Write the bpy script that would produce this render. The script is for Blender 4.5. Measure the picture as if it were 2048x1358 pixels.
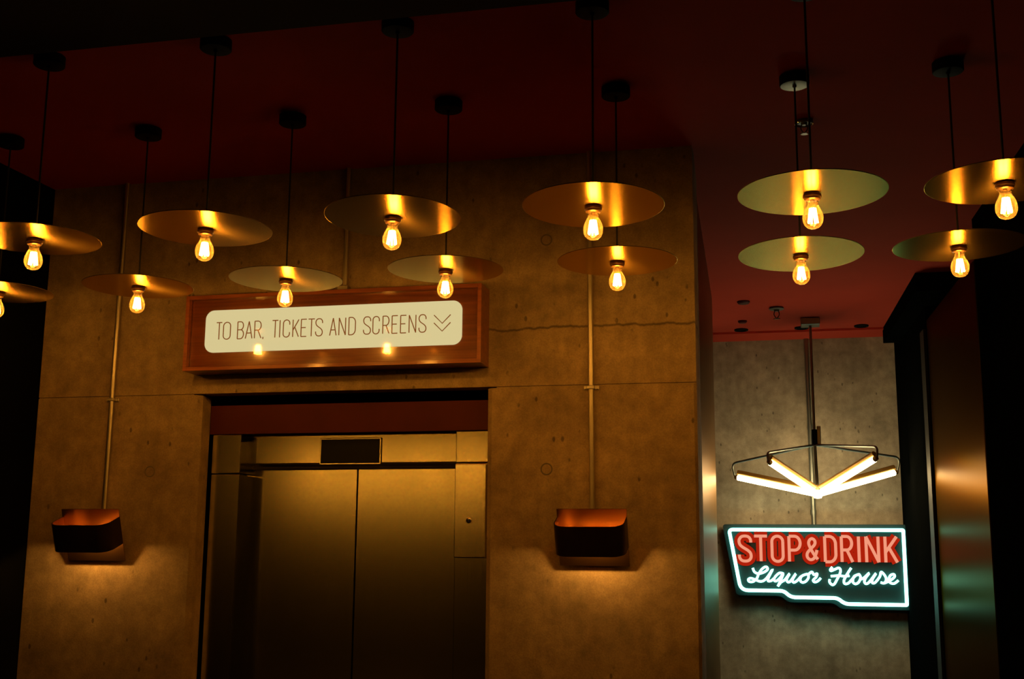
import bpy, bmesh, math, random
from mathutils import Vector, Matrix, Euler

random.seed(7)
for o in list(bpy.data.objects):
    bpy.data.objects.remove(o, do_unlink=True)
SC = bpy.context.scene
COL = SC.collection
GZ = 0.15            # survey heights are taken from a datum 0.15 m above the floor

# ------------------------------------------------------------------ camera
FPX = 2355.83
PITCH, ROLL, YAW = math.radians(10.2146), math.radians(0.451), math.radians(13.175)
cam_d = bpy.data.cameras.new('camera')
cam_d.sensor_width = 36.0
cam_d.lens = 36.0 * FPX / 2048.0
cam_d.clip_start = 0.05
cam = bpy.data.objects.new('camera', cam_d)
COL.objects.link(cam)
fw = Vector((0, math.cos(PITCH), math.sin(PITCH)))
up = Vector((0, -math.sin(PITCH), math.cos(PITCH)))
rt = Vector((1, 0, 0))
r2 = math.cos(ROLL) * rt + math.sin(ROLL) * up
u2 = -math.sin(ROLL) * rt + math.cos(ROLL) * up
M3 = Matrix((r2, u2, -fw)).transposed()
M3 = Matrix.Rotation(YAW, 3, 'Z') @ M3
cam.matrix_world = Matrix.Translation((0, 0, 1.6 + GZ)) @ M3.to_4x4()
SC.camera = cam

# ------------------------------------------------------------------ world, exposure
w = bpy.data.worlds.new('world')
SC.world = w
w.use_nodes = True
bg = w.node_tree.nodes['Background']
bg.inputs['Color'].default_value = (0.10, 0.55, 0.50, 1)
bg.inputs['Strength'].default_value = 0.03
SC.view_settings.view_transform = 'Standard'
SC.view_settings.look = 'None'
SC.view_settings.gamma = 1.0
SC.view_settings.exposure = 0.0
SC.view_settings.use_curve_mapping = False
try:
    SC.cycles.use_denoising = True
    SC.cycles.denoiser = 'OPENIMAGEDENOISE'
    SC.cycles.use_light_tree = True
    SC.cycles.sample_clamp_indirect = 6.0
    SC.cycles.blur_glossy = 0.3
    SC.cycles.max_bounces = 8
    SC.cycles.transparent_max_bounces = 12
except Exception:
    pass

# light levels (radiance of the emitting parts)
L_FILAMENT = 225.0
L_SCONCE = 370.0
L_SIGN = 0.82
L_TUBE = 34.0
L_NEON_WHITE = 6.0
L_NEON_RED = 0.9

# ------------------------------------------------------------------ materials
def mat(name):
    m = bpy.data.materials.new(name)
    m.use_nodes = True
    nt = m.node_tree
    b = nt.nodes.get('Principled BSDF')
    return m, nt, b

def simple(name, col, rough=0.5, metal=0.0, coat=0.0, spec=None):
    m, nt, b = mat(name)
    b.inputs['Base Color'].default_value = (*col, 1)
    b.inputs['Roughness'].default_value = rough
    b.inputs['Metallic'].default_value = metal
    if coat:
        b.inputs['Coat Weight'].default_value = coat
        b.inputs['Coat Roughness'].default_value = 0.04
    if spec is not None:
        b.inputs['Specular IOR Level'].default_value = spec
    return m

def vary(m, scale=(1, 1, 1), nscale=5.0, detail=4, lo=0.85, hi=1.1, bump=0.0, bscale=None):
    """multiply the base colour by soft procedural noise (wear), optional bump"""
    nt = m.node_tree
    b = nt.nodes['Principled BSDF']
    col = tuple(b.inputs['Base Color'].default_value)
    g = nt.nodes.new('ShaderNodeNewGeometry')
    mp = nt.nodes.new('ShaderNodeMapping')
    mp.inputs['Scale'].default_value = scale
    nt.links.new(g.outputs['Position'], mp.inputs['Vector'])
    n = nt.nodes.new('ShaderNodeTexNoise')
    n.inputs['Scale'].default_value = nscale
    n.inputs['Detail'].default_value = detail
    nt.links.new(mp.outputs['Vector'], n.inputs['Vector'])
    mr = nt.nodes.new('ShaderNodeMapRange')
    mr.inputs['From Min'].default_value = 0.3
    mr.inputs['From Max'].default_value = 0.7
    mr.inputs['To Min'].default_value = lo
    mr.inputs['To Max'].default_value = hi
    nt.links.new(n.outputs['Fac'], mr.inputs['Value'])
    mx = nt.nodes.new('ShaderNodeMix')
    mx.data_type = 'RGBA'
    mx.blend_type = 'MULTIPLY'
    mx.inputs[0].default_value = 1.0
    mx.inputs[6].default_value = col
    nt.links.new(mr.outputs['Result'], mx.inputs[7])
    nt.links.new(mx.outputs[2], b.inputs['Base Color'])
    if bump:
        bp = nt.nodes.new('ShaderNodeBump')
        bp.inputs['Strength'].default_value = bump
        bp.inputs['Distance'].default_value = 0.002
        nt.links.new(n.outputs['Fac'], bp.inputs['Height'])
        nt.links.new(bp.outputs['Normal'], b.inputs['Normal'])
    return m

def emit(name, col, strength):
    m = bpy.data.materials.new(name)
    m.use_nodes = True
    nt = m.node_tree
    nt.nodes.remove(nt.nodes['Principled BSDF'])
    e = nt.nodes.new('ShaderNodeEmission')
    e.inputs['Color'].default_value = (*col, 1)
    e.inputs['Strength'].default_value = strength
    nt.links.new(e.outputs[0], nt.nodes['Material Output'].inputs['Surface'])
    return m

def concrete(name, col, joint=False):
    m, nt, b = mat(name)
    N, L = nt.nodes, nt.links
    g = N.new('ShaderNodeNewGeometry')
    def noise(scale, nsc, detail=5, rough=0.6):
        mp = N.new('ShaderNodeMapping')
        mp.inputs['Scale'].default_value = scale
        L.new(g.outputs['Position'], mp.inputs['Vector'])
        n = N.new('ShaderNodeTexNoise')
        n.inputs['Scale'].default_value = nsc
        n.inputs['Detail'].default_value = detail
        n.inputs['Roughness'].default_value = rough
        L.new(mp.outputs['Vector'], n.inputs['Vector'])
        return n.outputs['Fac']
    def rng(v, a, c, lo, hi):
        mr = N.new('ShaderNodeMapRange')
        mr.inputs['From Min'].default_value = a
        mr.inputs['From Max'].default_value = c
        mr.inputs['To Min'].default_value = lo
        mr.inputs['To Max'].default_value = hi
        L.new(v, mr.inputs['Value'])
        return mr.outputs['Result']
    def mul(a, c):
        q = N.new('ShaderNodeMath')
        q.operation = 'MULTIPLY'
        L.new(a, q.inputs[0])
        L.new(c, q.inputs[1])
        return q.outputs[0]
    cloud = rng(noise((1, 1, 1), 2.2), 0.35, 0.65, 0.72, 1.12)
    mott = rng(noise((1, 1, 1), 14), 0.32, 0.68, 0.76, 1.14)
    streak = rng(noise((22, 22, 1.2), 1.0, 3), 0.35, 0.7, 0.93, 1.04)
    fine = noise((1, 1, 1), 160, 2)
    fval = mul(mul(cloud, mott), mul(streak, rng(fine, 0.3, 0.7, 0.84, 1.1)))
    # blow holes: sparse dark pits gathered where the big clouds run low
    vo = N.new('ShaderNodeTexVoronoi')
    vo.inputs['Scale'].default_value = 20
    mpv = N.new('ShaderNodeMapping')
    mpv.inputs['Scale'].default_value = (1, 1, 0.55)
    L.new(g.outputs['Position'], mpv.inputs['Vector'])
    L.new(mpv.outputs['Vector'], vo.inputs['Vector'])
    pit = rng(vo.outputs['Distance'], 0.10, 0.16, 0.0, 1.0)
    where = rng(noise((1, 1, 1), 3.1, 2), 0.52, 0.58, 0.0, 1.0)
    inv = N.new('ShaderNodeMath'); inv.operation = 'SUBTRACT'
    inv.inputs[0].default_value = 1.0
    L.new(pit, inv.inputs[1])
    pw = mul(inv.outputs[0], where)
    pits = rng(pw, 0, 1, 1.0, 0.45)
    fval = mul(fval, pits)
    if joint:
        # a ragged pour line with its own stain, right of the sign box
        sx = N.new('ShaderNodeSeparateXYZ')
        L.new(g.outputs['Position'], sx.inputs[0])
        wob = N.new('ShaderNodeMath'); wob.operation = 'MULTIPLY_ADD'
        L.new(noise((5, 5, 0.1), 1.5, 4), wob.inputs[0])
        wob.inputs[1].default_value = -0.055
        L.new(sx.outputs['Z'], wob.inputs[2])
        d = N.new('ShaderNodeMath'); d.operation = 'ADD'
        L.new(wob.outputs[0], d.inputs[0])
        d.inputs[1].default_value = -(2.575 + GZ) + 0.0275
        ab = N.new('ShaderNodeMath'); ab.operation = 'ABSOLUTE'
        L.new(d.outputs[0], ab.inputs[0])
        line = rng(ab.outputs[0], 0.002, 0.008, 0.0, 1.0)
        gx = rng(sx.outputs['X'], -1.5, -1.45, 1.0, 0.0)
        mxl = N.new('ShaderNodeMath'); mxl.operation = 'MAXIMUM'
        L.new(line, mxl.inputs[0]); L.new(gx, mxl.inputs[1])
        fval = mul(fval, rng(mxl.outputs[0], 0, 1, 0.4, 1.0))
    mx = N.new('ShaderNodeMix'); mx.data_type = 'RGBA'; mx.blend_type = 'MULTIPLY'
    mx.inputs[0].default_value = 1.0
    mx.inputs[6].default_value = (*col, 1)
    L.new(fval, mx.inputs[7])
    L.new(mx.outputs[2], b.inputs['Base Color'])
    b.inputs['Roughness'].default_value = 0.8
    b.inputs['Specular IOR Level'].default_value = 0.25
    bp = N.new('ShaderNodeBump')
    bp.inputs['Strength'].default_value = 0.35
    bp.inputs['Distance'].default_value = 0.003
    L.new(fval, bp.inputs['Height'])
    L.new(bp.outputs['Normal'], b.inputs['Normal'])
    return m

def brushed(name, col, rough, scale, bump=0.12, aniso=0.0, tangent=(1, 0, 0), rvar=0.02, tint=None):
    m = simple(name, col, rough, 1.0)
    nt = m.node_tree
    b = nt.nodes['Principled BSDF']
    if tint:
        b.inputs['Specular Tint'].default_value = (*tint, 1)
    if aniso:
        b.inputs['Anisotropic'].default_value = aniso
        cx = nt.nodes.new('ShaderNodeCombineXYZ')
        for i in range(3):
            cx.inputs[i].default_value = tangent[i]
        nt.links.new(cx.outputs[0], b.inputs['Tangent'])
    g = nt.nodes.new('ShaderNodeNewGeometry')
    mp = nt.nodes.new('ShaderNodeMapping')
    mp.inputs['Scale'].default_value = scale
    nt.links.new(g.outputs['Position'], mp.inputs['Vector'])
    n = nt.nodes.new('ShaderNodeTexNoise')
    n.inputs['Scale'].default_value = 1.0
    n.inputs['Detail'].default_value = 2
    nt.links.new(mp.outputs['Vector'], n.inputs['Vector'])
    mr = nt.nodes.new('ShaderNodeMapRange')
    mr.inputs['To Min'].default_value = rough - rvar
    mr.inputs['To Max'].default_value = rough + rvar
    nt.links.new(n.outputs['Fac'], mr.inputs['Value'])
    nt.links.new(mr.outputs['Result'], b.inputs['Roughness'])
    bp = nt.nodes.new('ShaderNodeBump')
    bp.inputs['Strength'].default_value = bump
    bp.inputs['Distance'].default_value = 0.0006
    nt.links.new(n.outputs['Fac'], bp.inputs['Height'])
    nt.links.new(bp.outputs['Normal'], b.inputs['Normal'])
    return m

def bulb_glass(name):
    """thin clear glass: straight-through view, a film of amber scatter, sharp reflections"""
    m = bpy.data.materials.new(name)
    m.use_nodes = True
    nt = m.node_tree
    N, L = nt.nodes, nt.links
    N.remove(N['Principled BSDF'])
    tr = N.new('ShaderNodeBsdfTransparent')
    tr.inputs['Color'].default_value = (1.0, 0.93, 0.78, 1)
    tl = N.new('ShaderNodeBsdfTranslucent')
    tl.inputs['Color'].default_value = (1.0, 0.80, 0.45, 1)
    gl = N.new('ShaderNodeBsdfGlossy')
    gl.inputs['Roughness'].default_value = 0.03
    lw = N.new('ShaderNodeLayerWeight')
    lw.inputs['Blend'].default_value = 0.35
    mr = N.new('ShaderNodeMapRange')          # glass looks thicker at the rim
    mr.inputs['To Min'].default_value = 0.013
    mr.inputs['To Max'].default_value = 0.045
    L.new(lw.outputs['Facing'], mr.inputs['Value'])
    a = N.new('ShaderNodeMixShader')
    L.new(mr.outputs['Result'], a.inputs[0])
    L.new(tr.outputs[0], a.inputs[1])
    L.new(tl.outputs[0], a.inputs[2])
    fr = N.new('ShaderNodeFresnel')
    fr.inputs['IOR'].default_value = 1.3
    c = N.new('ShaderNodeMixShader')
    L.new(fr.outputs[0], c.inputs[0])
    L.new(a.outputs[0], c.inputs[1])
    L.new(gl.outputs[0], c.inputs[2])
    L.new(c.outputs[0], N['Material Output'].inputs['Surface'])
    return m

def wood(name):
    m, nt, b = mat(name)
    N, L = nt.nodes, nt.links
    g = N.new('ShaderNodeNewGeometry')
    mp = N.new('ShaderNodeMapping')
    mp.inputs['Scale'].default_value = (1.2, 14, 26)
    L.new(g.outputs['Position'], mp.inputs['Vector'])
    n = N.new('ShaderNodeTexNoise')
    n.inputs['Scale'].default_value = 2.0
    n.inputs['Detail'].default_value = 6
    n.inputs['Distortion'].default_value = 0.6
    L.new(mp.outputs['Vector'], n.inputs['Vector'])
    cr = N.new('ShaderNodeValToRGB')
    cr.color_ramp.elements[0].position = 0.3
    cr.color_ramp.elements[0].color = (0.19, 0.045, 0.008, 1)
    cr.color_ramp.elements[1].position = 0.7
    cr.color_ramp.elements[1].color = (0.34, 0.095, 0.014, 1)
    L.new(n.outputs['Fac'], cr.inputs[0])
    L.new(cr.outputs[0], b.inputs['Base Color'])
    b.inputs['Roughness'].default_value = 0.38
    b.inputs['Coat Weight'].default_value = 0.6
    b.inputs['Coat Roughness'].default_value = 0.12
    return m

WARM = (1.0, 0.40, 0.045)
MT = dict(
    concrete=concrete('board_marked_concrete', (0.37, 0.285, 0.175), True),
    plaster=concrete('grey_concrete', (0.40, 0.35, 0.265)),
    groove=simple('dark_groove', (0.17, 0.14, 0.10), 0.9),
    ceiling=vary(simple('red_ceiling_paint', (0.55, 0.062, 0.036), 0.85, spec=0.08), nscale=1.5, lo=0.92, hi=1.05),
    black=vary(simple('black_paint', (0.003, 0.0035, 0.0035), 0.9, spec=0.0), nscale=3),
    soffit=vary(simple('black_soffit_paint', (0.012, 0.010, 0.009), 0.8, spec=0.15), nscale=3),
    dark_metal=simple('dark_metal_frame', (0.010, 0.016, 0.020), 0.55, 0.0, spec=0.2),
    floor=vary(simple('dark_floor', (0.025, 0.020, 0.016), 0.5), nscale=4, lo=0.8, hi=1.15),
    blackmetal=vary(simple('black_powder_coat', (0.006, 0.006, 0.006), 0.6, 0.0, spec=0.08), nscale=40, lo=0.9),
    canopy_face=vary(simple('lit_canopy_grey', (0.20, 0.18, 0.13), 0.4, 0.7), nscale=40, lo=0.9),  # lighter grey: light on one canopy's underside put into its colour
    cable=vary(simple('black_fabric_cable', (0.012, 0.011, 0.010), 0.85), nscale=300, lo=0.8),
    brass=brushed('satin_brass', (0.64, 0.45, 0.165), 0.27, (8, 8, 8), 0.0, 0.8, (0, 1, 0), 0.0, (0.96, 0.79, 0.43)),
    shade_top=vary(simple('black_shade_top', (0.02, 0.018, 0.015), 0.5), nscale=30, lo=0.9),
    socket=vary(simple('dark_bronze_socket', (0.11, 0.055, 0.022), 0.35, 0.8), nscale=60, lo=0.9),
    glass=bulb_glass('clear_bulb_glass'),
    filament=emit('glowing_filament', WARM, L_FILAMENT),
    steel=brushed('brushed_steel', (0.78, 0.74, 0.48), 0.165, (220, 220, 3), 0.0),
    steel_flat=brushed('satin_steel_plate', (0.90, 0.85, 0.56), 0.17, (180, 180, 4), 0.0),
    steel_panel=brushed('polished_steel_panel', (0.16, 0.115, 0.07), 0.29, (160, 160, 2), 0.0, tint=(0.30, 0.25, 0.20)),
    steel_wall=brushed('satin_steel_cladding', (0.34, 0.24, 0.16), 0.36, (160, 160, 2), 0.0, tint=(0.46, 0.37, 0.29)),
    galv=brushed('galvanised_tube', (0.55, 0.52, 0.44), 0.42, (60, 60, 60), 0.05),
    glass_black=simple('black_display_glass', (0.004, 0.005, 0.006), 0.3, spec=0.2),
    redpanel=vary(simple('oxblood_paint', (0.075, 0.010, 0.007), 0.6, spec=0.2), nscale=6, lo=0.9),
    wood=wood('red_brown_wood'),
    signlit=emit('lit_sign_acrylic', (0.90, 0.75, 0.36), L_SIGN),
    lettering=emit('backlit_brown_film', (0.23, 0.065, 0.012), 1.0),
    acrylic=None,
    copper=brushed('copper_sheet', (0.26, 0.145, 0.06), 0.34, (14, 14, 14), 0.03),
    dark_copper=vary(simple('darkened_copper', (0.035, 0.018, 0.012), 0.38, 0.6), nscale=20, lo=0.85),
    sconce_bulb=emit('sconce_lamp', (1.0, 0.43, 0.07), L_SCONCE),
    tube=emit('warm_white_tube', (1.0, 0.72, 0.34), L_TUBE),
    tube_holder=simple('amber_tinted_holder', (0.42, 0.23, 0.05), 0.4, 0.4),
    grey_metal=brushed('grey_painted_metal', (0.33, 0.36, 0.33), 0.4, (40, 40, 40), 0.03),
    neon_white=emit('white_green_neon', (0.24, 1.0, 0.80), L_NEON_WHITE),
    neon_red=emit('red_neon', (1.0, 0.36, 0.22), L_NEON_RED),
    neon_back=vary(simple('black_sign_panel', (0.010, 0.022, 0.022), 0.5, spec=0.3), nscale=8, lo=0.9),
    red_glow=emit('red_neon_glow', (0.42, 0.014, 0.003), 1.0),  # emission puts the letter tubes' red halo onto the board
    chrome=simple('chrome', (0.75, 0.72, 0.62), 0.12, 1.0),
    grey_plastic=simple('grey_plastic', (0.10, 0.09, 0.075), 0.5),
)
# glossy clear cover over the sign face
m, nt, b = mat('sign_cover_acrylic')
nt.nodes.remove(b)
tr = nt.nodes.new('ShaderNodeBsdfTransparent')
gl = nt.nodes.new('ShaderNodeBsdfGlossy'); gl.inputs['Roughness'].default_value = 0.05
fr = nt.nodes.new('ShaderNodeFresnel'); fr.inputs['IOR'].default_value = 1.49
mxs = nt.nodes.new('ShaderNodeMixShader')
nt.links.new(fr.outputs[0], mxs.inputs[0]); nt.links.new(tr.outputs[0], mxs.inputs[1]); nt.links.new(gl.outputs[0], mxs.inputs[2])
nt.links.new(mxs.outputs[0], nt.nodes['Material Output'].inputs['Surface'])
MT['acrylic'] = m

# ------------------------------------------------------------------ mesh helpers
def B():
    return bmesh.new()

def box(bm, x0, x1, y0, y1, z0, z1, bev=0.0, seg=2):
    vs = [bm.verts.new((x, y, z)) for z in (z0, z1) for y in (y0, y1) for x in (x0, x1)]
    F = [(0, 2, 3, 1), (4, 5, 7, 6), (0, 1, 5, 4), (2, 6, 7, 3), (0, 4, 6, 2), (1, 3, 7, 5)]
    fs = [bm.faces.new([vs[i] for i in f]) for f in F]
    if bev:
        es = list({e for f in fs for e in f.edges})
        bmesh.ops.bevel(bm, geom=es, offset=bev, segments=seg, affect='EDGES', profile=0.5)
    return bm

def prism(bm, poly, a, c, axis='Y'):
    """extrude a 2-D outline: axis Y -> (x,z) outline between y=a and y=c; axis Z -> (x,y) outline"""
    def P(q, t):
        return (q[0], t, q[1]) if axis == 'Y' else (q[0], q[1], t)
    v0 = [bm.verts.new(P(q, a)) for q in poly]
    v1 = [bm.verts.new(P(q, c)) for q in poly]
    n = len(poly)
    bm.faces.new(v0)
    bm.faces.new(v1[::-1])
    for i in range(n):
        j = (i + 1) % n
        bm.faces.new([v0[j], v0[i], v1[i], v1[j]])
    bmesh.ops.recalc_face_normals(bm, faces=bm.faces[:])
    return bm

def tube(bm, pts, r, n=10, closed=False, cap=True):
    P = [Vector(p) for p in pts]
    m_ = len(P)
    T = []
    for i in range(m_):
        if closed:
            t = P[(i + 1) % m_] - P[i - 1]
        else:
            t = P[min(i + 1, m_ - 1)] - P[max(i - 1, 0)]
        T.append(t.normalized() if t.length > 1e-9 else Vector((0, 0, 1)))
    ref = Vector((0, 1, 0)) if abs(T[0].y) < 0.9 else Vector((1, 0, 0))
    N_ = (ref - T[0] * ref.dot(T[0])).normalized()
    rings = []
    for i in range(m_):
        N_ = (N_ - T[i] * N_.dot(T[i]))
        N_ = N_.normalized() if N_.length > 1e-6 else T[i].orthogonal().normalized()
        Bn = T[i].cross(N_)
        rr = r[i] if isinstance(r, (list, tuple)) else r
        rings.append([bm.verts.new(P[i] + rr * (math.cos(2 * math.pi * k / n) * N_ + math.sin(2 * math.pi * k / n) * Bn)) for k in range(n)])
    cnt = m_ if closed else m_ - 1
    for i in range(cnt):
        a, c = rings[i], rings[(i + 1) % m_]
        for k in range(n):
            bm.faces.new([a[k], a[(k + 1) % n], c[(k + 1) % n], c[k]])
    if not closed and cap:
        bm.faces.new(rings[0][::-1])
        bm.faces.new(rings[-1])
    return bm

def lathe(bm, prof, n=32, cx=0, cy=0):
    rings = []
    for r, z in prof:
        if r < 1e-6:
            rings.append([bm.verts.new((cx, cy, z))])
        else:
            rings.append([bm.verts.new((cx + r * math.cos(2 * math.pi * k / n), cy + r * math.sin(2 * math.pi * k / n), z)) for k in range(n)])
    for a, c in zip(rings, rings[1:]):
        for k in range(n):
            j = (k + 1) % n
            if len(a) == 1 and len(c) == 1:
                continue
            if len(a) == 1:
                bm.faces.new([a[0], c[j], c[k]])
            elif len(c) == 1:
                bm.faces.new([a[k], a[j], c[0]])
            else:
                bm.faces.new([a[k], a[j], c[j], c[k]])
    bmesh.ops.recalc_face_normals(bm, faces=bm.faces[:])
    return bm

def smoothpath(pts, k=6, closed=False):
    P = [Vector(p) for p in pts]
    n = len(P)
    out = []
    segs = n if closed else n - 1
    for i in range(segs):
        p1, p2 = P[i], P[(i + 1) % n]
        p0 = P[i - 1] if (i > 0 or closed) else p1
        p3 = P[(i + 2) % n] if (i + 2 < n or closed) else p2
        for j in range(k):
            t = j / k
            out.append(0.5 * ((2 * p1) + (p2 - p0) * t + (2 * p0 - 5 * p1 + 4 * p2 - p3) * t * t + (3 * p1 - p0 - 3 * p2 + p3) * t ** 3))
    if not closed:
        out.append(P[-1])
    return out

def fillet(pts, rad, k=6, closed=False):
    """round the corners of a polyline"""
    P = [Vector(p) for p in pts]
    n = len(P)
    out = []
    for i in range(n):
        if not closed and i in (0, n - 1):
            out.append(P[i]); continue
        a, c, d = P[i - 1], P[i], P[(i + 1) % n]
        r = rad[i] if isinstance(rad, (list, tuple)) else rad
        r = min(r, 0.49 * (a - c).length, 0.49 * (d - c).length)
        s, e = c + (a - c).normalized() * r, c + (d - c).normalized() * r
        for j in range(k + 1):
            t = j / k
            out.append((1 - t) ** 2 * s + 2 * t * (1 - t) * c + t * t * e)
    return out

def obj(name, bm, material, parent=None, smooth=False, loc=None):
    """link a bmesh as one mesh object. Top-level meshes are drawn in place; their origin goes to their base."""
    me = bpy.data.meshes.new(name)
    o = bpy.data.objects.new(name, me)
    COL.objects.link(o)
    if parent is None:
        if loc is None:
            xs = [v.co for v in bm.verts]
            lo = Vector([min(c[i] for c in xs) for i in range(3)])
            hi = Vector([max(c[i] for c in xs) for i in range(3)])
            base = Vector(((lo.x + hi.x) / 2, (lo.y + hi.y) / 2, lo.z))
            bmesh.ops.translate(bm, verts=bm.verts[:], vec=-base)
            o.location = base + Vector((0, 0, GZ))
        else:
            o.location = Vector(loc) + Vector((0, 0, GZ))
    else:
        o.parent = parent
    bm.to_mesh(me)
    bm.free()
    me.materials.append(MT[material] if isinstance(material, str) else material)
    if smooth:
        for p in me.polygons:
            p.use_smooth = True
        try:
            me.set_sharp_from_angle(angle=math.radians(40))
        except Exception:
            pass
    return o

def thing(name, label, cat, loc=(0, 0, 0), group=None):
    o = bpy.data.objects.new(name, None)
    COL.objects.link(o)
    o.empty_display_size = 0.1
    o.location = Vector(loc) + Vector((0, 0, GZ))
    o['label'] = label
    o['category'] = cat
    if group:
        o['group'] = group
    return o

def tag(o, label, cat, group=None):
    o['label'] = label
    o['category'] = cat
    if group:
        o['group'] = group
    return o

def struct(name, bm, material, parent=None, smooth=False):
    o = obj(name, bm, material, parent, smooth)
    if parent is None:
        o['kind'] = 'structure'
    return o

def shifted(bm, v):
    bmesh.ops.translate(bm, verts=bm.verts[:], vec=Vector(v))
    return bm

# ------------------------------------------------------------------ setting
FLOOR = -GZ
CEIL = 3.37
WY = 5.01            # face of the concrete wall
NY = 9.90            # face of the far wall behind the neon sign
LX = lambda y: -0.366 - 0.035 * (y - 5.01)     # passage, left side
RX = lambda y: 0.877 + 0.037 * (9.9 - y)       # passage, right side

struct('floor', box(B(), -9.8, 3.2, -9.2, 10.2, FLOOR - 0.1, FLOOR), 'floor')
struct('ceiling', box(B(), -3.8, 3.2, 3.2, 10.2, CEIL, CEIL + 0.12), 'ceiling')

# black dropped soffit over the near part of the room
struct('trim_1', box(B(), -9.6, 3.0, -9.0, 3.235, 3.22, CEIL), 'soffit')
# black beam hung along the right side of the passage
bm = B()
prism(bm, [(0.831, 7.70), (1.30, 7.70), (1.30, 9.62), (0.771, 9.62)], 3.25, CEIL - 0.002, 'Z')
struct('trim_2', bm, 'black')
# narrow red downstand where the passage ceiling meets the far wall
struct('trim_3', box(B(), -2.6, 0.875, 9.56, NY, 3.352, CEIL - 0.001), 'ceiling')

# concrete wall with lift opening: two piers and a head, a thin shadow groove at the pour joint
TH = 0.10
GR = 2.315
OX0, OX1, OZ = -2.687, -1.262, 2.315
bm = B()
prism(bm, [(-3.53, WY), (OX0, WY), (OX0 + 0.02, WY + 0.02), (OX0 + 0.02, WY + TH), (-3.53, WY + TH)], FLOOR, GR - 0.003, 'Z')
prism(bm, [(OX1, WY), (-0.366 - 0.012, WY), (-0.366, WY + 0.012), (-0.366, WY + TH), (OX1 - 0.022, WY + TH), (OX1 - 0.022, WY + 0.022)], FLOOR, GR - 0.003, 'Z')
box(bm, -3.53, -0.366, WY, WY + TH, GR + 0.003, CEIL)
box(bm, -3.53, OX0 - 0.02, WY + 0.006, WY + TH, GR - 0.003, GR + 0.003)
box(bm, OX1 + 0.02, -0.366, WY + 0.006, WY + TH, GR - 0.003, GR + 0.003)
wall = struct('wall_front', bm, 'concrete')
# form-tie marks: a shallow ring round a plug
def ring_mark(x, z, r=0.024):
    bmr = B()
    ang = [2 * math.pi * k / 24 for k in range(24)]
    tube(bmr, [(x + r * math.cos(a), WY + 0.001, z + r * math.sin(a)) for a in ang], 0.0035, 6, True)
    shifted(bmr, Vector((0, 0, GZ)) - wall.location)
    o = obj('form_tie_ring', bmr, 'groove', wall, True)
    bmp = B()
    prism(bmp, [(x + (r - 0.004) * math.cos(a), z + (r - 0.004) * math.sin(a)) for a in ang], WY - 0.0015, WY + 0.004)
    shifted(bmp, Vector((0, 0, GZ)) - wall.location)
    obj('form_tie_plug', bmp, 'concrete', wall)
for x, z in ((-1.018, 2.975), (-1.015, 1.953), (-2.909, 1.957)):
    ring_mark(x, z)

# side of the lift block: concrete return, then polished steel cladding along the passage
bm = B()
prism(bm, [(LX(5.01) + 0.0, 5.115), (LX(5.5), 5.50), (LX(5.5) - 0.3, 5.50), (LX(5.01) - 0.3, 5.115)], FLOOR, CEIL, 'Z')
struct('wall_return', bm, 'concrete')
# lift block core behind (closes the shaft)
bm = B()
prism(bm, [(-3.53, 5.62), (-0.75, 5.62), (-0.80, 8.2), (-3.53, 8.2)], FLOOR, CEIL, 'Z')
struct('wall_shaft', bm, 'black')
bm = B()
r = 0.05
ye = 8.26
xe = LX(ye)
poly = [(LX(5.52) - 0.012, 5.52)]
for k in range(9):
    a = math.radians(0 + 90 * k / 8)
    poly.append((xe - r + r * math.cos(a), ye - r + r * math.sin(a)))
poly += [(xe - 0.28, ye), (LX(5.52) - 0.28, 5.52)]
prism(bm, poly, FLOOR, CEIL, 'Z')
o = struct('steel_cladding', bm, 'steel_wall', None, True)
del o['kind']
tag(o, 'tall polished steel cladding on the passage side, just right of the concrete wall corner', 'wall cladding')

struct('wall_far', box(B(), -2.6, 1.3, NY, NY + 0.12, FLOOR, CEIL), 'plaster')
bm = B()
prism(bm, [(RX(9.9), 9.9), (RX(8.22), 8.22), (RX(8.22) + 0.3, 8.22), (1.3, 9.9)], FLOOR, CEIL, 'Z')
struct('wall_right', bm, 'black')
bm = B()
prism(bm, [(RX(8.19), 8.19), (RX(6.52), 6.52), (RX(6.52) + 0.25, 6.52), (RX(8.19) + 0.25, 8.19)], FLOOR, 3.15, 'Z')
o = obj('steel_cladding', bm, 'steel_panel')
tag(o, 'brushed steel panel in the black right-hand wall, reflecting the neon sign', 'wall panel')
bm = B()
prism(bm, [(RX(6.49), 6.49), (RX(-9.0), -9.0), (RX(-9) + 0.3, -9.0), (RX(6.49) + 0.3, 6.49)], FLOOR, CEIL, 'Z')
struct('wall_right_near', bm, 'black')
# slim dark frame with two rails beside the steel panel
bm = B()
x1, y1 = RX(8.23), 8.23
prism(bm, [(x1 - 0.018, y1), (x1 + 0.01, y1), (x1 + 0.01, y1 + 0.16), (x1 - 0.024, y1 + 0.16)], FLOOR, 3.1, 'Z')
struct('trim_4', bm, 'dark_metal')

struct('wall_left', box(B(), -3.75, -3.535, 3.0, 5.3, FLOOR, CEIL), 'black')
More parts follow.
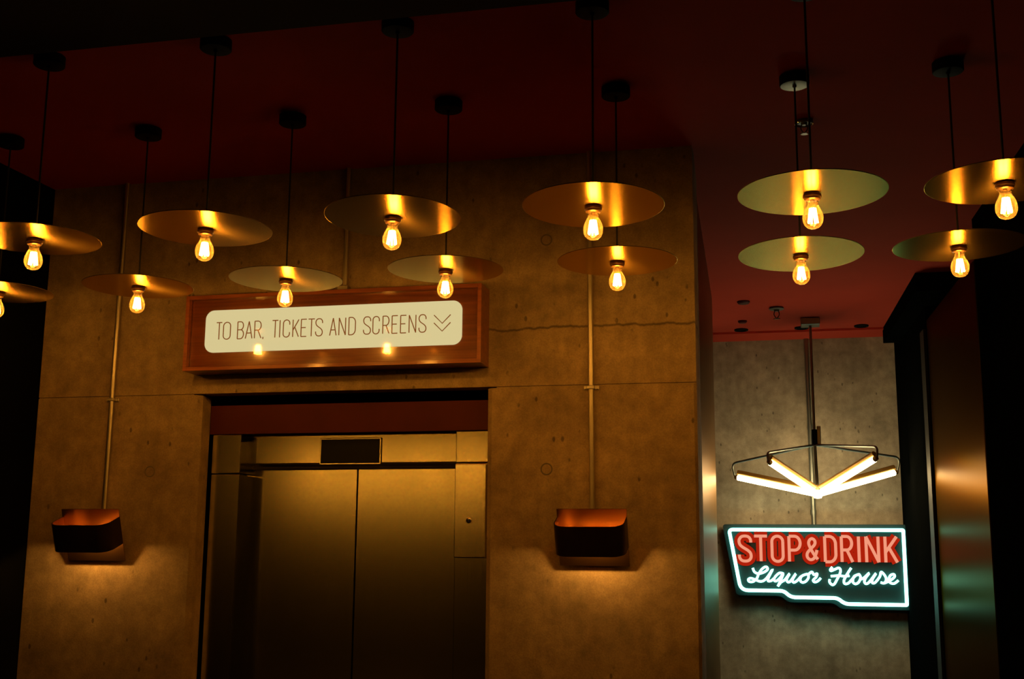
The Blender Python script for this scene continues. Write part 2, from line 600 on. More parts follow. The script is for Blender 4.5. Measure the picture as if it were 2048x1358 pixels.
# wall behind the viewer with an unseen window added to let in faint teal ambient; the hall widens to the left
bm = B()
box(bm, -9.75, -1.6, -9.15, -9.0, FLOOR, CEIL)
box(bm, 0.6, 3.0, -9.15, -9.0, FLOOR, CEIL)
box(bm, -1.6, 0.6, -9.15, -9.0, 2.4, CEIL)
box(bm, -1.6, 0.6, -9.15, -9.0, FLOOR, 0.75)
struct('wall_back', bm, 'black')
struct('wall_hall', box(B(), -9.75, -9.6, -9.0, 3.0, FLOOR, CEIL), 'black')
struct('wall_hall_end', box(B(), -9.75, -3.75, 3.0, 3.15, FLOOR, CEIL), 'black')
bm = B()
for a in (-1.6, -0.53, 0.54):
    box(bm, a, a + 0.06, -9.12, -9.04, 0.75, 2.4)
box(bm, -1.6, 0.6, -9.12, -9.04, 0.75, 0.81)
box(bm, -1.6, 0.6, -9.12, -9.04, 2.34, 2.4)
win = struct('added_window_1', bm, 'dark_metal')
bm = B(); box(bm, -1.56, 0.56, -9.085, -9.08, 0.79, 2.36)
shifted(bm, Vector((0, 0, GZ)) - win.location)
obj('pane', bm, 'acrylic', win)

# ------------------------------------------------------------------ lift
lift = thing('elevator', 'brushed steel lift with closed double doors, set in the concrete wall under the lit sign', 'elevator', (-1.97, 5.2, FLOOR))
LO = Vector((-1.97, 5.2, FLOOR))
def lp(name, bm, m, parent=None, smooth=False, off=None):
    shifted(bm, -LO)
    return obj(name, bm, m, parent or lift, smooth)
lp('transom_panel', box(B(), -2.664, -1.288, 5.109, 5.14, 2.137, 2.272), 'redpanel')['label'] = 'dark red painted panel above the steel header'
def door_leaf(a, c):
    d = lp('door_panel', box(B(), a, c, 5.25, 5.28, FLOOR, 1.985, 0.002), 'steel')
    return d
door_leaf(-2.52, -1.9705)
door_leaf(-1.9655, -1.42)
lp('jamb', box(B(), -2.648, -2.502, 5.113, 5.29, FLOOR, 1.948, 0.003), 'steel')
lp('jamb_head', box(B(), -2.648, -2.502, 5.111, 5.29, 1.952, 2.134, 0.003), 'steel_flat')
lp('jamb', box(B(), -1.452, -1.287, 5.112, 5.29, FLOOR, 1.99, 0.003), 'steel')
lp('jamb_head', box(B(), -1.452, -1.287, 5.112, 5.29, 1.993, 2.134, 0.003), 'steel')
bm = B()
# header with a rolled lower lip
prof = [(5.205, 2.150), (5.205, 2.005)]
for k in range(7):
    a = math.radians(90 * k / 6)
    prof.append((5.205 + 0.03 * (1 - math.cos(a)), 2.005 - 0.03 * math.sin(a)))
prof += [(5.29, 1.975), (5.29, 2.150)]
v0 = [bm.verts.new((-2.502, y, z)) for y, z in prof]
v1 = [bm.verts.new((-1.452, y, z)) for y, z in prof]
bm.faces.new(v0); bm.faces.new(v1[::-1])
for i in range(len(prof)):
    j = (i + 1) % len(prof)
    bm.faces.new([v0[j], v0[i], v1[i], v1[j]])
bmesh.ops.recalc_face_normals(bm, faces=bm.faces[:])
hd = lp('header', bm, 'steel', None, True)
bm = B()
box(bm, -2.142, -1.836, 5.196, 5.21, 1.994, 2.120, 0.003)
dsp = lp('floor_display', bm, 'steel_flat')
obj('display_screen', shifted(box(B(), -2.134, -1.844, 5.192, 5.20, 2.001, 2.113, 0.002), -LO), 'glass_black', dsp)
cp = lp('call_panel', box(B(), -1.449, -1.305, 5.092, 5.118, 1.573, 1.985, 0.003), 'steel_flat')
bm = B()
lathe(bm, [(0, 0.006), (0.010, 0.006), (0.0125, 0.004), (0.0135, 0)], 20)
bmesh.ops.rotate(bm, verts=bm.verts[:], cent=(0, 0, 0), matrix=Matrix.Rotation(math.radians(90), 3, 'X'))
shifted(bm, (-1.381, 5.0925, 1.735))
obj('call_button', shifted(bm, -LO), 'chrome', cp, True)

# ------------------------------------------------------------------ direction sign
SO = Vector((-1.985, 4.94, 2.405))
sign = thing('direction_sign', 'wooden box sign with a lit cream panel reading TO BAR, TICKETS AND SCREENS', 'sign', SO)
def sp(name, bm, m, parent=None, smooth=False):
    return obj(name, shifted(bm, -SO), m, parent or sign, smooth)
SX0, SX1, SZ0, SZ1, SYF = -2.695, -1.278, 2.405, 2.757, 4.868
bm = B()
t = 0.018
box(bm, SX0, SX0 + t, SYF, WY - 0.001, SZ0, SZ1, 0.0015)
box(bm, SX1 - t, SX1, SYF, WY - 0.001, SZ0, SZ1, 0.0015)
box(bm, SX0 + t, SX1 - t, SYF, WY - 0.001, SZ1 - t, SZ1, 0.0015)
box(bm, SX0 + t, SX1 - t, SYF, WY - 0.001, SZ0, SZ0 + t, 0.0015)
sp('box_frame', bm, 'wood')
sp('face_board', box(B(), SX0 + t, SX1 - t, 4.906, 4.925, SZ0 + t, SZ1 - t), 'wood')
def rrect(x0, x1, z0, z1, r, k=8):
    out = []
    for cx, cz, a0 in ((x1 - r, z1 - r, 0), (x0 + r, z1 - r, 90), (x0 + r, z0 + r, 180), (x1 - r, z0 + r, 270)):
        for j in range(k + 1):
            a = math.radians(a0 + 90 * j / k)
            out.append((cx + r * math.cos(a), cz + r * math.sin(a)))
    return out
sp('lit_panel', prism(B(), rrect(-2.607, -1.374, 2.493, 2.691, 0.042), 4.901, 4.907), 'signlit')['label'] = 'glowing cream panel with rounded corners'
sp('cover', box(B(), SX0 + t, SX1 - t, 4.893, 4.896, SZ0 + t, SZ1 - t), 'acrylic')['label'] = 'clear glossy cover'

# stroke alphabet: every glyph is a list of polylines on a unit-high cell of width w
def arc(cx, cy, rx, ry, a0, a1, n=12):
    return [(cx + rx * math.cos(math.radians(a0 + (a1 - a0) * i / n)), cy + ry * math.sin(math.radians(a0 + (a1 - a0) * i / n))) for i in range(n + 1)]
def glyph(ch, w):
    h = w / 2
    if ch == 'T': return [[(0, 1), (w, 1)], [(h, 1), (h, 0)]]
    if ch == 'O': return [arc(h, 1 - h, h, h, 0, 180) + arc(h, h, h, h, 180, 360) + [(w, 1 - h)]]
    if ch == 'C': return [[(w, 0.72)] + arc(h, 1 - h, h, h, 0, 180) + arc(h, h, h, h, 180, 360) + [(w, 0.28)]]
    if ch == 'I': return [[(h, 1), (h, 0)]]
    if ch == 'E': return [[(w, 1), (0, 1), (0, 0), (w, 0)], [(0, 0.52), (w * 0.85, 0.52)]]
    if ch == 'N': return [[(0, 0), (0, 1), (w, 0), (w, 1)]]
    if ch == 'A': return [[(0, 0), (h, 1), (w, 0)], [(w * 0.16, 0.32), (w * 0.84, 0.32)]]
    if ch == 'K': return [[(0, 1), (0, 0)], [(w, 1), (0.02 * w, 0.40)], [(w * 0.30, 0.58), (w, 0)]]
    if ch == ',': return [[(0.004, 0.06), (0.0, -0.06)]]
    if ch == 'B':
        return [[(0, 0), (0, 1), (w * 0.5, 1)] + arc(w * 0.5, 0.765, w * 0.44, 0.235, 90, -90) + [(0, 0.53)],
                [(w * 0.5, 0.53)] + arc(w * 0.5, 0.265, w * 0.5, 0.265, 90, -90) + [(0, 0)]]
    if ch == 'P': return [[(0, 0), (0, 1), (w * 0.45, 1)] + arc(w * 0.5, 0.725, w * 0.5, 0.275, 90, -90) + [(0, 0.45)]]
    if ch == 'R': return [[(0, 0), (0, 1), (w * 0.45, 1)] + arc(w * 0.5, 0.735, w * 0.48, 0.265, 90, -90) + [(0, 0.47)], [(w * 0.5, 0.47), (w * 1.02, 0)]]
    if ch == 'D': return [[(0, 0), (0, 1), (w * 0.4, 1)] + arc(w * 0.4, 0.70, w * 0.6, 0.30, 90, 0) + arc(w * 0.4, 0.30, w * 0.6, 0.30, 0, -90) + [(0, 0)]]
    if ch == 'S':
        pts = [(w, 0.74), (w * 0.98, 0.86), (w * 0.80, 0.97), (h, 1.0), (w * 0.2, 0.97), (w * 0.02, 0.86), (0, 0.76), (w * 0.08, 0.65), (w * 0.3, 0.555), (w * 0.7, 0.44), (w * 0.93, 0.34), (w, 0.24), (w * 0.98, 0.13), (w * 0.8, 0.03), (h, 0), (w * 0.2, 0.03), (w * 0.02, 0.14), (0, 0.26)]
        return [[tuple(v)[:2] for v in smoothpath([(x, z, 0) for x, z in pts], 3)]]
    if ch == '&':
        pts = [(w * 1.05, 0.02), (w * 0.62, 0.30), (w * 0.22, 0.70), (w * 0.25, 0.90), (w * 0.52, 1.0), (w * 0.80, 0.90), (w * 0.78, 0.72), (w * 0.40, 0.52), (w * 0.04, 0.32), (w * 0.02, 0.12), (w * 0.30, 0.0), (w * 0.66, 0.06), (w * 0.92, 0.32), (w * 0.98, 0.46)]
        return [[tuple(v)[:2] for v in smoothpath([(x, z, 0) for x, z in pts], 4)]]
    return []

def strokes(ch, w):
    out = []
    for line in glyph(ch, w):
        cur = [line[0]]
        for i in range(1, len(line)):
            if (Vector(line[i]) - Vector(cur[-1])).length < 1e-5:
                continue
            if len(cur) > 1:
                a = (Vector(cur[-1]) - Vector(cur[-2])).normalized()
                c = (Vector(line[i]) - Vector(cur[-1])).normalized()
                if a.dot(c) < 0.6:
                    out.append(cur)
                    cur = [cur[-1]]
            cur.append(line[i])
        out.append(cur)
    return out

SIGN_TEXT = [('T', -2.55, -2.523), ('O', -2.515, -2.48), ('B', -2.444, -2.414), ('A', -2.404, -2.371), ('R', -2.359, -2.327), (',', -2.317, -2.312),
             ('T', -2.272, -2.244), ('I', -2.235, -2.235), ('C', -2.218, -2.187), ('K', -2.171, -2.143), ('E', -2.131, -2.105), ('T', -2.096, -2.066), ('S', -2.060, -2.028),
             ('A', -1.992, -1.961), ('N', -1.948, -1.917), ('D', -1.901, -1.870),
             ('S', -1.831, -1.798), ('C', -1.787, -1.757), ('R', -1.740, -1.711), ('E', -1.697, -1.671), ('E', -1.657, -1.631), ('N', -1.617, -1.586), ('S', -1.571, -1.539)]
hgt, base = 0.0795, 2.553
for ch, a, c in SIGN_TEXT:
    bm = B()
    for line in strokes(ch, (c - a) / hgt):
        tube(bm, [(a + x * hgt, 4.9005, base + z * hgt) for x, z in line], 0.0025, 6)
    sp('comma' if ch == ',' else 'letter', bm, 'lettering')['label'] = 'thin brown lettering'
for dz in (0.0, 0.035):
    bm = B()
    tube(bm, [(-1.502, 4.9005, 2.593 + dz), (-1.464, 4.9005, 2.555 + dz), (-1.426, 4.9005, 2.593 + dz)], 0.0025, 6)
    sp('chevron', bm, 'lettering')['label'] = 'thin brown downward chevron'

# ------------------------------------------------------------------ conduits on the concrete wall
def conduit(name, x0, x1, z0, z1, y, r, saddles, label, elbow=False):
    base = Vector(((x0 + x1) / 2, y, z0))
    t = thing(name, label, 'conduit', base)
    bm = B()
    pts = [(x0, y, z1), ((x0 + x1) / 2, y, (z0 + z1) / 2), (x1, y, z0)]
    tube(bm, pts, r, 14)
    obj('pipe', shifted(bm, -base), 'galv', t, True)
    for z in saddles:
        xs = x0 + (x1 - x0) * (z1 - z) / (z1 - z0)
        s = obj('saddle', shifted(box(B(), xs - r - 0.003, xs + r + 0.003, y - r - 0.003, y + r, z - 0.008, z + 0.008, 0.003), -base), 'galv', t)
        for q in (-1, 1):
            bm = B()
            box(bm, xs + q * (r + 0.011) - 0.010, xs + q * (r + 0.011) + 0.010, y + r - 0.006, y + r, z - 0.009, z + 0.009, 0.003)
            tube(bm, [(xs + q * (r + 0.013), y + r - 0.010, z), (xs + q * (r + 0.013), y + r - 0.005, z)], 0.005, 8)
            obj('saddle_lug', shifted(bm, -base), 'galv', s)
    return t, base
conduit('conduit', -3.119, -3.128, 1.74, CEIL, 4.997, 0.012, [2.298], 'galvanised pipe running down to the left copper wall lamp')
conduit('conduit', -0.822, -0.813, 1.75, CEIL, 4.997, 0.012, [2.302], 'galvanised pipe running down to the right copper wall lamp')
t, base = conduit('conduit', -1.965, -1.965, 2.775, CEIL, 4.997, 0.012, [], 'short dim pipe dropping from the ceiling to the top of the wooden sign')
obj('junction_box', shifted(box(B(), -1.99, -1.94, 4.965, WY, 2.758, 2.80, 0.004), -base), 'galv', t)

# ------------------------------------------------------------------ copper wall lamps
def sconce(xc, label):
    base = Vector((xc, 5.0, 1.548))
    t = thing('wall_lamp', label, 'wall lamp', base, None)
    th = math.radians(20)
    R = Matrix.Rotation(th, 4, 'X')      # lean the top of the plate away from the wall
    W2, HH = 0.148, 0.25
    def put(bm):
        bmesh.ops.transform(bm, verts=bm.verts[:], matrix=R)
        return bm
    bm = B(); box(bm, -W2, W2, -0.012, -0.009, 0, HH, 0.001)
    obj('back_plate', put(bm), 'copper', t)
    # U-shaped band: flat front with rounded corners, arms folded back to the plate
    d, r, tk = 0.125, 0.055, 0.003
    def outline(off):
        w_, dd, rr = W2 - off, d - off, r - off
        pts = [(-w_, -0.012)]
        for k in range(9):
            a = math.radians(180 + 90 * k / 8)
            pts.append((-w_ + rr + rr * math.cos(a), -0.012 - dd + rr + rr * math.sin(a)))
        for k in range(9):
            a = math.radians(270 + 90 * k / 8)
            pts.append((w_ - rr + rr * math.cos(a), -0.012 - dd + rr + rr * math.sin(a)))
        pts.append((w_, -0.012))
        return pts
    po, pi = outline(0), outline(tk)
    z0, z1 = 0.085, 0.213
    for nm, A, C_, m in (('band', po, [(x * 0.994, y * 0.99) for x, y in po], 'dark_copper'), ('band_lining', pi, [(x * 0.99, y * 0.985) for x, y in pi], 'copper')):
        bm = B()
        rows = []
        for P in (A, C_):
            rows.append(([bm.verts.new((x, y, z0)) for x, y in P], [bm.verts.new((x, y, z1)) for x, y in P]))
        n = len(A)
        for i in range(n - 1):
            (ol, oh), (il, ih) = rows
            bm.faces.new([ol[i], ol[i + 1], oh[i + 1], oh[i]])
            bm.faces.new([il[i + 1], il[i], ih[i], ih[i + 1]])
            bm.faces.new([oh[i], oh[i + 1], ih[i + 1], ih[i]])
            bm.faces.new([ol[i + 1], ol[i], il[i], il[i + 1]])
        bmesh.ops.recalc_face_normals(bm, faces=bm.faces[:])
        ob = obj(nm, put(bm), m, t, True)
        if nm == 'band':
            band = ob
            ob['label'] = 'dark curved copper band'
        else:
            ob.parent = band
            ob['label'] = 'bright copper inner face'
    for q in (-0.04, 0.04):
        bm = B()
        lathe(bm, [(0, 0.0), (0.008, 0.002), (0.011, 0.010), (0.010, 0.022), (0, 0.024)], 14)
        shifted(bm, (q, -0.058, 0.094))
        bl = obj('lamp_bulb', put(bm), 'sconce_bulb', t, True)
        bm = B()
        lathe(bm, [(0, 0.1175), (0.023, 0.1165), (0.024, 0.1185), (0.013, 0.124), (0.013, 0.146), (0, 0.148)], 16)
        shifted(bm, (q, -0.058, 0))
        tube(bm, [(q, -0.058, 0.140), (q, -0.012, 0.140)], 0.005, 8)
        obj('lamp_holder', put(bm), 'dark_copper', t, True)
    return t
sconce(-3.142, 'copper wall lamp with dark band, left of the lift doors')
sconce(-0.803, 'copper wall lamp with dark band, right of the lift doors')

# ------------------------------------------------------------------ disc pendants
def make_pendant(x, y, zdisc, label, group, tilt=(0, 0), spin=0.0, canopy_lit=False, proto=None):
    base = Vector((x, y, zdisc))
    t = thing('pendant_lamp', label, 'pendant lamp', base, group)
    if proto is None:
        # parts are drawn about the shade centre
        bm = B()
        lathe(bm, [(0, 0.003), (0.222, 0.003), (0.2245, 0.0025), (0.2245, 0.0015)], 72)
        top = obj('shade_top', bm, 'shade_top', t, True)
        bm = B()
        lathe(bm, [(0.2245, 0.0015), (0.2245, 0.0005), (0.2235, 0), (0.03, 0), (0, 0)], 72)
        sh = obj('shade', bm, 'brass', t, False)
        sh['label'] = 'flat brass disc'
        top.parent = sh
        bm = B()
        lathe(bm, [(0, -0.002), (0.026, -0.002), (0.028, -0.005), (0.028, -0.012), (0.0255, -0.014), (0.024, -0.020), (0.022, -0.021), (0, -0.021)], 28)
        obj('socket', bm, 'socket', t, True)
        bm = B()
        prof = [(0.0165, -0.021), (0.0185, -0.026), (0.0165, -0.032), (0.0175, -0.038), (0.0225, -0.048), (0.0275, -0.058), (0.0305, -0.068), (0.0315, -0.078), (0.0300, -0.090), (0.0255, -0.100), (0.0180, -0.1075), (0.0090, -0.1110), (0, -0.1120)]
        lathe(bm, prof, 32)
        bl = obj('bulb', bm, 'glass', t, True)
        for k in range(8):
            a = 2 * math.pi * k / 8 + 0.3
            bm = B()
            tube(bm, [(0.0085 * math.cos(a), 0.0085 * math.sin(a), -0.048), (0.0145 * math.cos(a), 0.0145 * math.sin(a), -0.092)], 0.0028, 6)
            obj('filament', bm, 'filament', bl)
        bm = B()
        tube(bm, [(0, 0, -0.021), (0, 0, -0.046)], [0.007, 0.003], 8)
        obj('glass_stem', bm, 'glass', bl, True)
        hz = CEIL - DZ
        bm = B()
        lathe(bm, [(0, 0.018), (0.007, 0.016), (0.008, 0.004), (0.012, 0.003)], 12)
        tube(bm, [(0, 0, 0.003), (0, 0, hz - 0.04)], 0.0036, 8)
        obj('cable', bm, 'cable', t, True)
        bm = B()
        lathe(bm, [(0.052, hz - 0.0005), (0.055, hz - 0.003), (0.055, hz - 0.037), (0.052, hz - 0.040)], 40)
        cn = obj('canopy', bm, 'blackmetal', t, True)
        bm = B()
        lathe(bm, [(0.052, hz - 0.040), (0.050, hz - 0.0405), (0.008, hz - 0.0405), (0.006, hz - 0.048), (0, hz - 0.048)], 40)
        obj('canopy_face', bm, 'canopy_face' if canopy_lit else 'blackmetal', cn, True)
    else:
        for ch in list(proto.children):
            c = ch.copy(); COL.objects.link(c); c.parent = t
            for gch in ch.children:
                d = gch.copy(); COL.objects.link(d); d.parent = c
    for ch in t.children:
        nm = ch.name.split('.')[0]
        if nm in ('shade', 'socket', 'bulb'):
            ch.rotation_euler = (-math.radians(tilt[0]), math.radians(tilt[1]), 0)
    return t

DZ = 2.678
FRONT = [(-2.575, 3.56, 'far left disc pendant of the front row, its brass shade cut by the photo edge', (0, 0)),
         (-1.913, 3.56, 'disc pendant in the front row, up and left of the lit sign, shade mostly dark', (0.6, 0)),
         (-1.242, 3.565, 'dark-shaded disc pendant in the front row, above the right half of the lit sign', (2.4, 0)),
         (-0.572, 3.555, 'front-row disc pendant lined up above the right copper wall lamp, half its shade gold', (1.9, 0)),
         (0.100, 3.575, 'large pale disc pendant in the front row, over the passage with the neon sign', (0.8, 0)),
         (0.648, 3.56, 'far right disc pendant in the front row, its shade cut by the photo edge', (0, 0))]
BACK = [(-3.262, 4.29, 'back-row disc pendant at the left photo edge, only half its bulb showing', (0, 0)),
        (-2.612, 4.315, 'dark disc pendant in the back row, hanging before the left wall pipe', (0.3, 0)),
        (-1.933, 4.275, 'gold-lit disc pendant in the back row, over the left half of the lit sign', (0.2, 0)),
        (-1.268, 4.277, 'half-gold half-dark disc pendant in the back row, over the right end of the lit sign', (0.3, 0)),
        (-0.598, 4.277, 'evenly dark disc pendant in the back row, before the right wall pipe', (0.4, 0)),
        (0.072, 4.305, 'pale disc pendant in the back row, lowest over the passage to the neon sign', (2.4, 0)),
        (0.615, 4.29, 'back-row disc pendant at the right, hanging in front of the black beam', (0, 0))]
proto = None
for i, (x, y, lb, tl) in enumerate(FRONT):
    t = make_pendant(x, y, DZ + (0.005 if i in (2, 4) else 0), lb, 'front row of disc pendants', tl, 0, False, proto)
    proto = proto or t
for i, (x, y, lb, tl) in enumerate(BACK):
    t = make_pendant(x, y, DZ - (0.012 if i == 2 else 0.003), lb, 'back row of disc pendants', tl, 0, False, proto)
    if i == 5:  # lit underside painted in on this canopy only
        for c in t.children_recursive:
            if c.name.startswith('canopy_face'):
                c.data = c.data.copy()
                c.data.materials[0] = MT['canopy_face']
# pendants added behind the viewer, out of view, to give the lift doors their soft band
for y, x0, n in ((-3.1, -3.55, 4), (-6.4, -4.40, 5)):
    for k in range(n):
        make_pendant(x0 - 0.67 * k, y, DZ, 'added disc pendant in the hall behind, out of view, for the glow in the lift doors', 'added hall pendants', (0, 0), 0, False, proto)

# ------------------------------------------------------------------ far passage: tube chandelier
CH = Vector((0.206, 9.10, 2.03))
ch = thing('chandelier', 'chandelier of four glowing white tubes meeting in a low point above the neon sign', 'chandelier', CH)
def cpart(name, bm, m, parent=None, smooth=True):
    return obj(name, shifted(bm, -CH), m, parent or ch, smooth)
hub = Vector((0.210, 9.06, 2.035))
ENDS = [('near', Vector((-0.120, 8.60, 2.239)), Vector((-0.140, 8.60, 2.311))),
        ('near', Vector((0.596, 8.60, 2.256)), Vector((0.617, 8.60, 2.344))),
        ('far', Vector((-0.381, 9.35, 2.181)), Vector((-0.425, 9.35, 2.290))),
        ('far', Vector((0.788, 9.35, 2.211)), Vector((0.830, 9.35, 2.325)))]
split = Vector((0.204, 9.10, 2.405))
for kind, e, el in ENDS:
    d = (e - hub).normalized()
    tb = cpart('light_tube', tube(B(), [hub + d * 0.015, hub + d * 0.02, e - d * 0.006, e], [0.016, 0.021, 0.021, 0.017], 14), 'tube')
    o3 = Vector((0, 0, 0.040))
    cpart('tube_backing', tube(B(), [hub + d * 0.04 + o3, e - d * 0.005 + o3], 0.020, 12), 'tube_holder')['label'] = 'amber metal channel along the top of the tube'
    cpart('end_cap', tube(B(), [e - d * 0.004, e + d * 0.022], [0.020, 0.015], 12), 'tube_holder')
    tip = e + d * 0.02
    cpart('hanger_arm', tube(B(), fillet([split, split + (el - split) * 0.15 + Vector((0, 0, 0.0)), el, tip], [0, 0.03, 0.05, 0], 6), 0.0085, 10), 'grey_metal')
cpart('stem', tube(B(), [(0.204, 9.12, CEIL - 0.05), (0.204, 9.10, 2.40)], 0.010, 12), 'grey_metal')
cpart('stem_sleeve', tube(B(), [(0.204, 9.10, 2.40), (0.204, 9.10, 2.52)], 0.020, 14), 'blackmetal')
cpart('junction_bracket', box(B(), 0.222, 0.250, 9.085, 9.115, 2.405, 2.545, 0.004), 'grey_metal', None, False)
cpart('hub_rod', tube(B(), [split, hub + Vector((0, 0, 0.03))], 0.012, 10), 'grey_metal')
bm = B(); lathe(bm, [(0, 2.005), (0.026, 2.008), (0.032, 2.022), (0.026, 2.034), (0, 2.036)], 20, hub.x, hub.y)
cpart('hub', bm, 'tube')
bm = B(); box(bm, 0.134, 0.274, 9.05, 9.19, CEIL - 0.055, CEIL - 0.001, 0.006)
cpart('canopy', bm, 'grey_metal', None, False)

# conduit down the far wall to the neon sign
base = Vector((0.188, NY - 0.020, 1.80))
t = thing('conduit', 'thin grey pipe on the far wall, running down behind the chandelier to the neon sign', 'conduit', base)
obj('pipe', shifted(tube(B(), [(0.183, NY - 0.020, CEIL), (0.192, NY - 0.020, 1.80)], 0.019, 12), -base), 'grey_metal', t, True)
for z in (1.93, 2.62):
    obj('coupling', shifted(tube(B(), [(0.190, NY - 0.020, z - 0.02), (0.190, NY - 0.020, z + 0.02)], 0.0245, 12), -base), 'grey_metal', t, True)

# ------------------------------------------------------------------ neon sign
NS = Vector((0.19, 9.80, 1.19))
neon = thing('neon_sign', 'neon sign reading STOP & DRINK Liquor House in red and white on the far wall', 'neon sign', NS)
def npart(name, bm, m, parent=None, smooth=True):
    return obj(name, shifted(bm, -NS), m, parent or neon, smooth)
YT = 9.75
BORD = [(-0.476, 1.789), (0.862, 1.789), (0.862, 1.219), (0.402, 1.219), (0.345, 1.264), (-0.007, 1.264), (-0.062, 1.313), (-0.395, 1.313)]
b3 = [(x, YT, z) for x, z in BORD]
npart('border_tube', tube(B(), fillet(b3, [0.03, 0.008, 0.008, 0.045, 0.03, 0.045, 0.03, 0.06], 7, True), 0.0135, 12, True), 'neon_white')['label'] = 'white neon outline with a stepped bottom edge'
OFF = [(-0.530, 1.833), (0.902, 1.833), (0.902, 1.178), (0.375, 1.178), (0.318, 1.223), (-0.030, 1.223), (-0.085, 1.272), (-0.430, 1.272)]
npart('backing_panel', prism(B(), [(v.x, v.z) for v in fillet([(x, 0, z) for x, z in OFF], 0.03, 5, True)], 9.785, 9.835), 'neon_back', None, False)['label'] = 'black back board'
for x in (-0.35, 0.75):
    for z in (1.36, 1.74):
        npart('wall_spacer', tube(B(), [(x, 9.834, z), (x, NY, z)], 0.012, 8), 'grey_metal')
STOPD = [('S', -0.399, -0.307), ('T', -0.280, -0.178), ('O', -0.142, -0.057), ('P', -0.009, 0.077), ('&', 0.128, 0.205),
         ('D', 0.266, 0.348), ('R', 0.393, 0.472), ('I', 0.523, 0.523), ('N', 0.579, 0.670), ('K', 0.722, 0.808)]
for chh, a, c in STOPD:
    H_, z0 = (0.198, 1.541) if chh != '&' else (0.164, 1.557)
    bm, bb = B(), B()
    for line in strokes(chh, (c - a) / H_):
        P = [(a + x * H_, YT + 0.002, z0 + z * H_) for x, z in line]
        tube(bm, P, 0.0120, 10)
        # red halo of the tube as an emitting shape: the stroke widened, flattened onto the board
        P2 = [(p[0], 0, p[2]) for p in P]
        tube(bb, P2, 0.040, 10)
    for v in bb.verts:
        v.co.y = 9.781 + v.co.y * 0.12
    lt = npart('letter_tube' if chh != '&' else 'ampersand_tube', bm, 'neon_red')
    obj('letter_glow', shifted(bb, -NS), 'red_glow', lt)['label'] = 'red glow around the tube, put in as an emitting shape'
LIQ = [[(-0.297, 1.488), (-0.284, 1.457), (-0.253, 1.444), (-0.212, 1.455), (-0.182, 1.477), (-0.187, 1.496), (-0.206, 1.494), (-0.232, 1.472), (-0.254, 1.437), (-0.268, 1.406), (-0.296, 1.382), (-0.327, 1.381), (-0.334, 1.398), (-0.313, 1.407), (-0.279, 1.396), (-0.245, 1.384), (-0.214, 1.39), (-0.182, 1.421), (-0.143, 1.478), (-0.176, 1.414), (-0.18, 1.388), (-0.156, 1.39), (-0.135, 1.408)], [(-0.059, 1.446), (-0.089, 1.451), (-0.121, 1.425), (-0.134, 1.398), (-0.12, 1.387), (-0.091, 1.408), (-0.061, 1.446), (-0.081, 1.398), (-0.106, 1.347)], [(-0.106, 1.347), (-0.082, 1.378), (-0.05, 1.399), (-0.012, 1.447), (-0.035, 1.406), (-0.029, 1.382), (-0.007, 1.389), (0.036, 1.447), (0.009, 1.399), (0.017, 1.379), (0.044, 1.393), (0.076, 1.427)], [(0.113, 1.443), (0.079, 1.427), (0.068, 1.397), (0.084, 1.38), (0.111, 1.389), (0.132, 1.418), (0.128, 1.442), (0.113, 1.443)], [(0.128, 1.438), (0.159, 1.462), (0.174, 1.44), (0.199, 1.449), (0.19, 1.422), (0.167, 1.398), (0.178, 1.384), (0.202, 1.392), (0.226, 1.416)]]
HOU = [[(0.318, 1.501), (0.301, 1.482), (0.307, 1.472), (0.336, 1.484), (0.365, 1.495), (0.378, 1.478), (0.371, 1.447), (0.352, 1.412), (0.328, 1.372), (0.309, 1.365), (0.291, 1.386), (0.294, 1.407)], [(0.302, 1.43), (0.365, 1.436), (0.403, 1.431), (0.444, 1.436)], [(0.459, 1.496), (0.429, 1.451), (0.402, 1.403), (0.405, 1.375), (0.432, 1.378), (0.458, 1.404), (0.488, 1.436)], [(0.51, 1.446), (0.478, 1.43), (0.467, 1.391), (0.485, 1.374), (0.51, 1.386), (0.527, 1.421), (0.518, 1.446), (0.51, 1.446)], [(0.521, 1.408), (0.552, 1.421), (0.593, 1.458), (0.565, 1.421), (0.554, 1.392), (0.566, 1.376), (0.591, 1.39), (0.644, 1.457), (0.616, 1.412), (0.613, 1.384), (0.635, 1.387), (0.671, 1.432), (0.683, 1.467), (0.708, 1.442), (0.718, 1.41), (0.702, 1.383), (0.675, 1.388)], [(0.702, 1.382), (0.737, 1.398), (0.766, 1.417), (0.782, 1.435), (0.775, 1.451), (0.751, 1.442), (0.738, 1.414), (0.746, 1.387), (0.776, 1.381), (0.808, 1.405)]]
for word in (LIQ, HOU):
    bm = B()
    for line in word:
        tube(bm, smoothpath([(x, YT + 0.004, z) for x, z in line], 5), 0.0092, 8)
    npart('script_tube', bm, 'neon_white')['label'] = 'white neon handwriting'

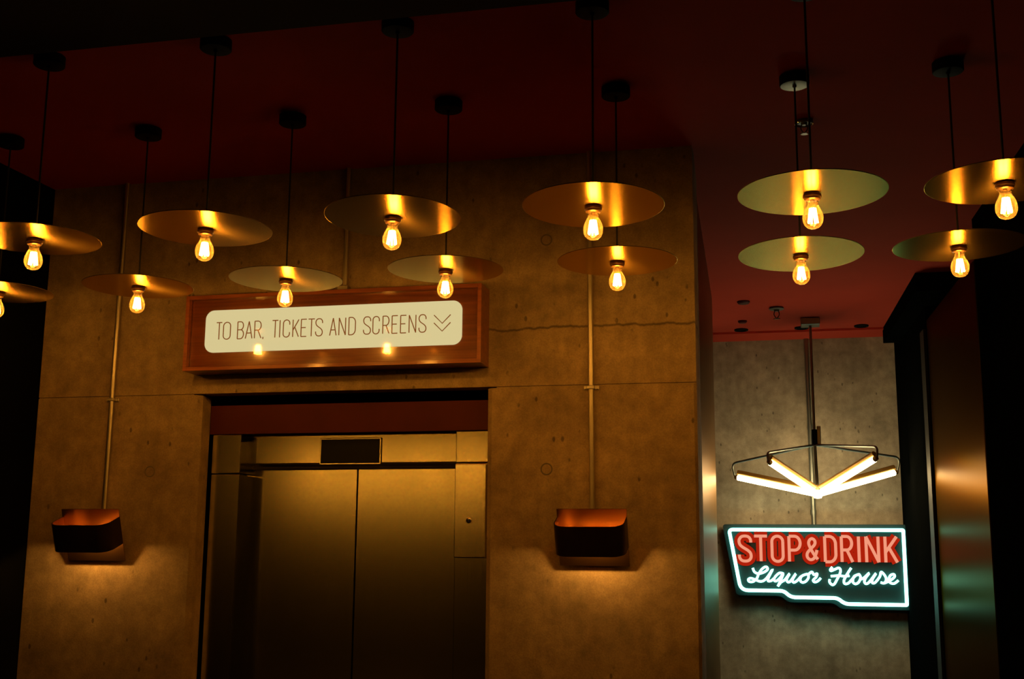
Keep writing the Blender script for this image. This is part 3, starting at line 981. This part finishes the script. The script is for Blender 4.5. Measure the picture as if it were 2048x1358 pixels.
# ------------------------------------------------------------------ ceiling fittings
def sprinkler(x, y, label, s=1.0):
    base = Vector((x, y, CEIL - 0.062 * s))
    t = thing('sprinkler', label, 'sprinkler', base)
    bm = B(); lathe(bm, [(0.012 * s, 0.062 * s), (0.034 * s, 0.061 * s), (0.038 * s, 0.054 * s), (0.032 * s, 0.050 * s), (0.014 * s, 0.050 * s), (0.010 * s, 0.042 * s), (0, 0.042 * s)], 24)
    obj('escutcheon', bm, 'grey_plastic', t, True)
    bm = B()
    for q in (-1, 1):
        tube(bm, smoothpath([(q * 0.009 * s, 0, 0.044 * s), (q * 0.013 * s, 0, 0.026 * s), (q * 0.004 * s, 0, 0.010 * s), (0, 0, 0.006 * s)], 4), 0.0025 * s, 6)
    obj('frame_arms', bm, 'socket', t, True)
    bm = B()
    n = 24
    poly = []
    for k in range(n):
        rr = (0.017 if k % 2 else 0.012) * s
        poly.append((rr * math.cos(2 * math.pi * k / n), rr * math.sin(2 * math.pi * k / n)))
    prism(bm, poly, 0.003 * s, 0.006 * s, 'Z')
    obj('deflector', bm, 'socket', t)
    return t
sp1 = sprinkler(0.113, 4.80, 'ring-shaped sprinkler head on the red ceiling between the two passage lamp cables', 1.0)
bm = B()
tube(bm, [(0.036 * math.cos(2 * math.pi * k / 28), 0.036 * math.sin(2 * math.pi * k / 28), 0.048) for k in range(28)], 0.0028, 8, True)
obj('rim_ring', bm, 'chrome', sp1, True)['label'] = 'bright metal ring'
sprinkler(-0.041, 8.64, 'dark sprinkler head on the red ceiling above the far passage', 1.45)

def downlight(x, y, label, r=0.045, grp=None):
    base = Vector((x, y, CEIL - 0.012))
    t = thing('downlight', label, 'downlight', base, grp)
    bm = B(); lathe(bm, [(r, 0.012), (r, 0.003), (r * 0.95, 0), (r * 0.72, 0), (r * 0.70, 0.010)], 28)
    obj('trim_ring', bm, 'blackmetal', t, True)
    bm = B(); lathe(bm, [(r * 0.70, 0.009), (0, 0.009)], 28)
    obj('lens', bm, 'glass_black', t, True)
G = 'unlit downlights along the far wall'
downlight(-0.326, 9.46, 'unlit black downlight nearest the steel cladding, left of three by the far wall', 0.055, G)
downlight(0.144, 9.46, 'unlit black downlight beside the chandelier mount, middle of three by the far wall', 0.055, G)
downlight(0.600, 9.46, 'unlit black downlight nearest the black beam, right of three by the far wall', 0.055, G)
def detector(x, y, label, r):
    bm = B(); lathe(bm, [(r, 0.02), (r, 0.012), (r * 0.8, 0.002), (r * 0.5, 0), (0, 0)], 24)
    o = obj('ceiling_sensor', bm, 'redpanel', None, True, (x, y, CEIL - 0.02))
    tag(o, label, 'sensor')
detector(-0.303, 9.10, 'small dark sensor on the ceiling just before the left unlit downlight', 0.035)
detector(-0.268, 8.38, 'faint red disc on the ceiling near the steel cladding, level with the sprinkler', 0.045)
